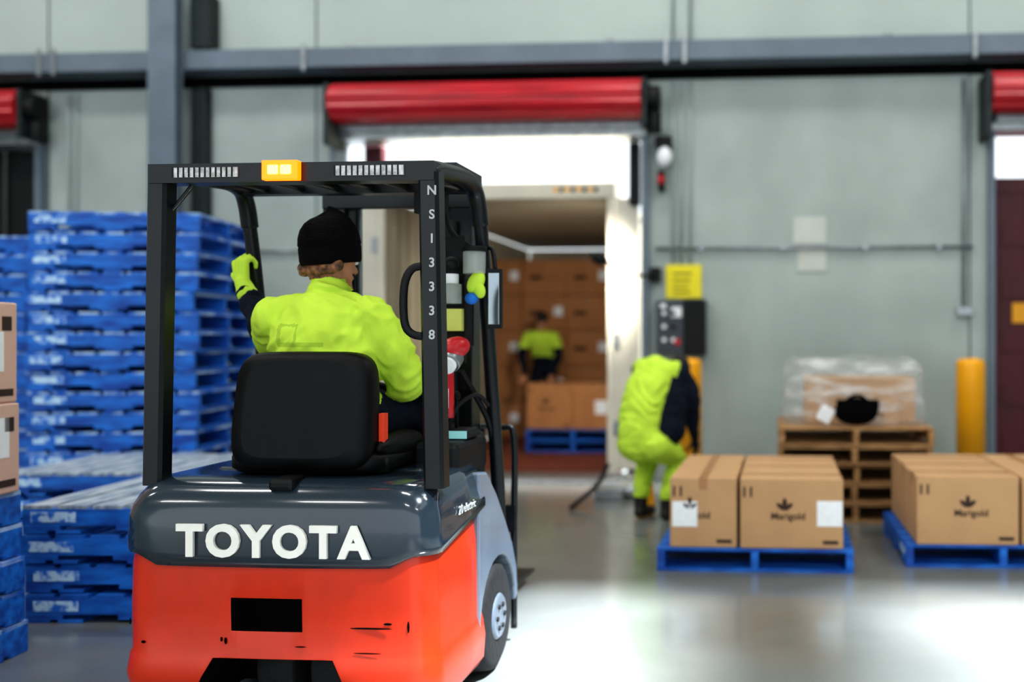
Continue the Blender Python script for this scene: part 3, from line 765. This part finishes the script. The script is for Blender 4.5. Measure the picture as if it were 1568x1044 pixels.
# worker bending over the cartons
W2=top('warehouse_worker',(-.43,7.66,0),-30)   # local +y -> right and away
F=Fig()
F.add((-.03,-.20,.60),(-.03,-.20,.68),.158,.160,0,flat=.90)
F.chain([(-.03,-.20,.68),(-.03,-.17,.84),(-.02,-.09,1.00),(0,.02,1.12)],[.160,.165,.176,.172],0,flat=.76)
F.add((-.14,.04,1.15),(.15,.04,1.14),.082,.080,0)
F.chain([(.10,.08,1.08),(.12,.02,.90),(.12,-.03,.70)],[.135,.140,.140],1,flat=.95)
F.add((0,.08,1.16),(0,.17,1.16),.056,.052,2)
p2,_,_,_=head(F,(.02,.27,1.13),(0,.45,-.9),(0,.9,.45),2,3)
for s in(-1,1):
    F.chain([(s*.17,.06,1.13),(s*.23,.12,.98),(s*.23,.16,.87)],[.082,.072,.062],1)
    F.chain([(s*.23,.16,.87),(s*.21,.20,.75),(s*.19,.25,.62)],[.058,.048,.034],1)
    F.chain([(s*.10,-.18,.58),(s*.13,.0,.52),(s*.14,.11,.44)],[.112,.094,.074],0)
    F.chain([(s*.14,.11,.44),(s*.13,.03,.32),(s*.12,-.02,.19)],[.074,.072,.060],0)
    F.chain([(s*.12,-.02,.19),(s*.12,-.03,.075)],[.054,.050],4)
    F.chain([(s*.12,-.05,.05),(s*.125,.05,.048),(s*.13,.14,.04)],[.045,.044,.036],4)
F.build('body',W2,[HIVIS,NAVY,SKIN,HAIRD,BOOT],.011,sm=3,fold=.012,fs=7)
eyes(p2,W2)
for s in(-1,1):
    h=Fig(); hand(h,(s*.19,.255,.615),(0,.35,-.8),(-s,.1,0),(.3,.4,.3),1 if s<0 else -1,0); h.build('hand_%s'%('l' if s<0 else 'r'),W2,[NAVY],.006,sm=2,cloth=())
e=top('dock_lever_bar',(-.98,8.55,0))
k=M(STEEL,BLACKM,YEL)
k.tube([(-.16,-.5,.02),(.0,-.1,.14),(.08,.1,.30)],.020,1).box(-.03,.22,.0,.25,0.005,.09,0).cyl((.22,.12,.06),(.34,.12,.06),.055,m=0)
k.obj('lever',e,bevel=.006)
e=top('wheel_stop',(-.56,8.2,0))
M(YEL,BLACKM).prism([(-.07,0.003),(-.05,.34),(.05,.34),(.09,.003)],-.05,.12,axis='y').obj('stop',e,bevel=.01)
# ---------------- LIGHTS
wd=bpy.data.worlds.new('World'); sc.world=wd; wd.use_nodes=True
bg=wd.node_tree.nodes['Background']; bg.inputs[0].default_value=(.88,.95,1,1); bg.inputs[1].default_value=1.65
s=bpy.data.lights.new('sun','SUN'); s.energy=22; s.angle=math.radians(5); s.color=(.84,.92,1)
so=bpy.data.objects.new('sun',s); link(so); so.rotation_euler=Vector((.45,-.20,.87)).to_track_quat('Z','Y').to_euler()
def area(name,loc,sx,sy,p,col=(1,.985,.95)):
    l=bpy.data.lights.new(name,'AREA'); l.shape='RECTANGLE'; l.size=sx; l.size_y=sy; l.energy=p; l.color=col
    o=bpy.data.objects.new(name,l); link(o); o.location=loc; return o
for x in(-10,-5.5,-1,4):
    area('ceiling_lamp',(x,7.6,7.4),1.6,.5,80)
    area('ceiling_lamp',(x,2.6 if x<2 else 4.4,7.4),1.6,.5,100)
    area('ceiling_lamp',(x,-3.2,7.4),1.6,.5,80)
area('yard_fill_light',(-2.2,10.75,5.2),4.0,.4,1100,(1,1,1))  # added fill without a fixture, brightens the gap around the container
l=bpy.data.lights.new('loading_lamp','SPOT'); l.energy=140; l.spot_size=math.radians(95); l.spot_blend=.6; l.shadow_soft_size=.12; l.color=(1,.95,.86)
lo=bpy.data.objects.new('loading_lamp',l); link(lo); lo.location=(-1.05,9.45,2.2)
lo.rotation_euler=(Vector((-1.05,9.45,2.2))-Vector((-2.1,13.5,1.3))).to_track_quat('Z','Y').to_euler()
# ---------------- CAMERA (photo is an off-centre crop: lens shift)
cam=bpy.data.cameras.new('cam'); co=bpy.data.objects.new('cam',cam); link(co)
co.location=(0,0,1.37); co.rotation_euler=(math.radians(90),0,0)
cam.lens=35; cam.sensor_width=36; cam.clip_end=200; cam.shift_x=-.195
cam.dof.use_dof=True; cam.dof.focus_distance=3.5; cam.dof.aperture_fstop=.9
sc.camera=co
